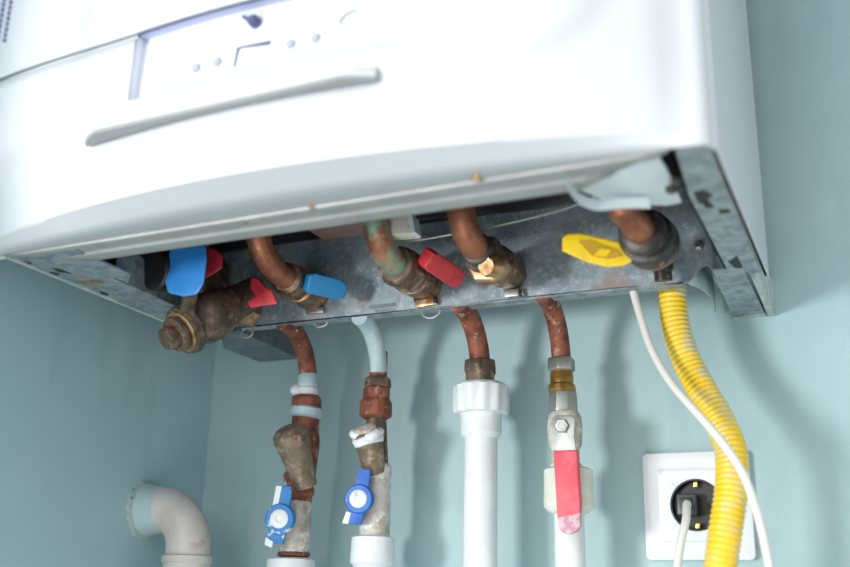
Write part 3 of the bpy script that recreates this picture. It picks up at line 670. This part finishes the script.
# plug with its cable
pc = aY(687, 504, -12); t = thing('power_plug', pc, 'small dark plug with a white flex pushed into the black socket insert', 'plug')
MB().box((pc.x-8, -15, pc.z-9), (pc.x+8, -2, pc.z+8)).build('plug_body', 'plugm', t, bevel=2.5, seg=3)
MB().box((pc.x-5, -15.8, pc.z-3), (pc.x+5, -14.5, pc.z+5)).build('plug_recess', 'sblack', t, bevel=.5)
MB().sweep(smooth_path([V((pc.x+1, -14, pc.z-1)), V((pc.x+2, -24, pc.z-2)), aY(686, 520, -38), aY(681, 542, -44), aY(677, 570, -46), aY(675, 610, -44), aY(676, 660, -40), V((410, -40, -420)), V((412, -40, -600))]), 3.2, 14).build('flex', 'cable', t)

# ================================================================ waste elbow on the left wall
YW = -84; zc = zpy(-54, 512, YW)+2
t = thing('waste_elbow', (XL, YW, zc), 'off-white plastic waste elbow coming out of the left wall and turning down', 'pipe')
R = 19.5; Rb = 34; x0 = XL+3
pts = [V((x0+6, YW, zc)), V((x0+14, YW, zc))]
for k in range(1, 11): a = math.pi/2*k/10; pts.append(V((x0+14+Rb*math.sin(a), YW, zc-Rb*(1-math.cos(a)))))
pts.append(pts[-1]+V((0, 0, -6)))
MB().sweep(pts, R, 30).build('elbow_bend', 'waste', t)
e = pts[-1]
MB().lathe(e, DN, [(0, R+.5), (1, R+2.4), (6, R+2.6), (7, R+1), (9, R+1), (440, R+1)], 30).build('pipe_socket', 'waste', t)
MB().lathe(V((XL, YW, zc)), V((1, 0, 0)), [(0, R+5), (3, R+4), (14, R+2), (21, R+1.2), (22, R)], 30).build('wall_socket_collar', 'wastep', t)['label'] = 'teal overpainted collar'
m = MB(); n = 40; rings = []
for j, (tt, rr) in enumerate([(0, R+7), (3, R+5.5), (5, R+2)]):
    i = len(m.v)
    for k in range(n):
        an = 2*math.pi*k/n; r_ = rr+random.uniform(-1.8, 1.8); m.v.append(V((XL+tt, YW+r_*math.cos(an), zc+r_*math.sin(an))))
    rings.append(i)
m.loft(rings, n); m.build('plaster_ring', 'sealb', t)

# ================================================================ bead chains hanging in front of the boiler
for ci, (px, py, lab) in enumerate(((11, 2, 'right strand of the thin blue-grey bead chain pair hanging at the top left corner'), (4, 2, 'left strand of the thin blue-grey bead chain pair hanging at the top left corner'))):
    p = aY(px, py, -432); m = MB(); z = 400.
    zend = zpy(p.x, 44 if ci else 30, -432) - (8 if ci == 0 else 26)
    while z > zend: m.sphere((p.x, -432, z), 1.35, 10, 6); z -= 4.0
    m.sweep([V((p.x, -432, 402)), V((p.x, -432, zend))], .45, 6)
    tag(m.build('bead_chain', 'bead'), lab, 'chain', 'bead chains')

# ================================================================ light
w = bpy.data.worlds.new('world'); bpy.context.scene.world = w; w.use_nodes = True
w.node_tree.nodes['Background'].inputs[0].default_value = (.93, .97, 1, 1); w.node_tree.nodes['Background'].inputs[1].default_value = .75
def area(name, loc, target, size, energy, colr=(1, 1, 1), sy=None):
    l = bpy.data.lights.new(name, 'AREA'); l.size = size; l.energy = energy; l.color = colr
    if sy: l.shape = 'RECTANGLE'; l.size_y = sy
    o = bpy.data.objects.new(name, l); col.objects.link(o); o.location = V(loc)*S
    o.rotation_euler = (V(target)-V(loc)).to_track_quat('-Z', 'Y').to_euler(); return o
area('window_light', (0, -2300, 700), (250, 0, 0), 1.3, 15, (1, .99, .98))
area('low_light', (-350, -1500, -250), (300, 0, -100), .24, 14, (1, .98, .96))
area('underside_fill', (350, -1100, -1100), (250, -150, 0), 1.0, 5, (1, .97, .92))  # added fill lamp, brightens the boiler's underside from below
vs = bpy.context.scene.view_settings; vs.view_transform = 'Standard'; vs.look = 'None'; vs.exposure = .2; vs.gamma = 1
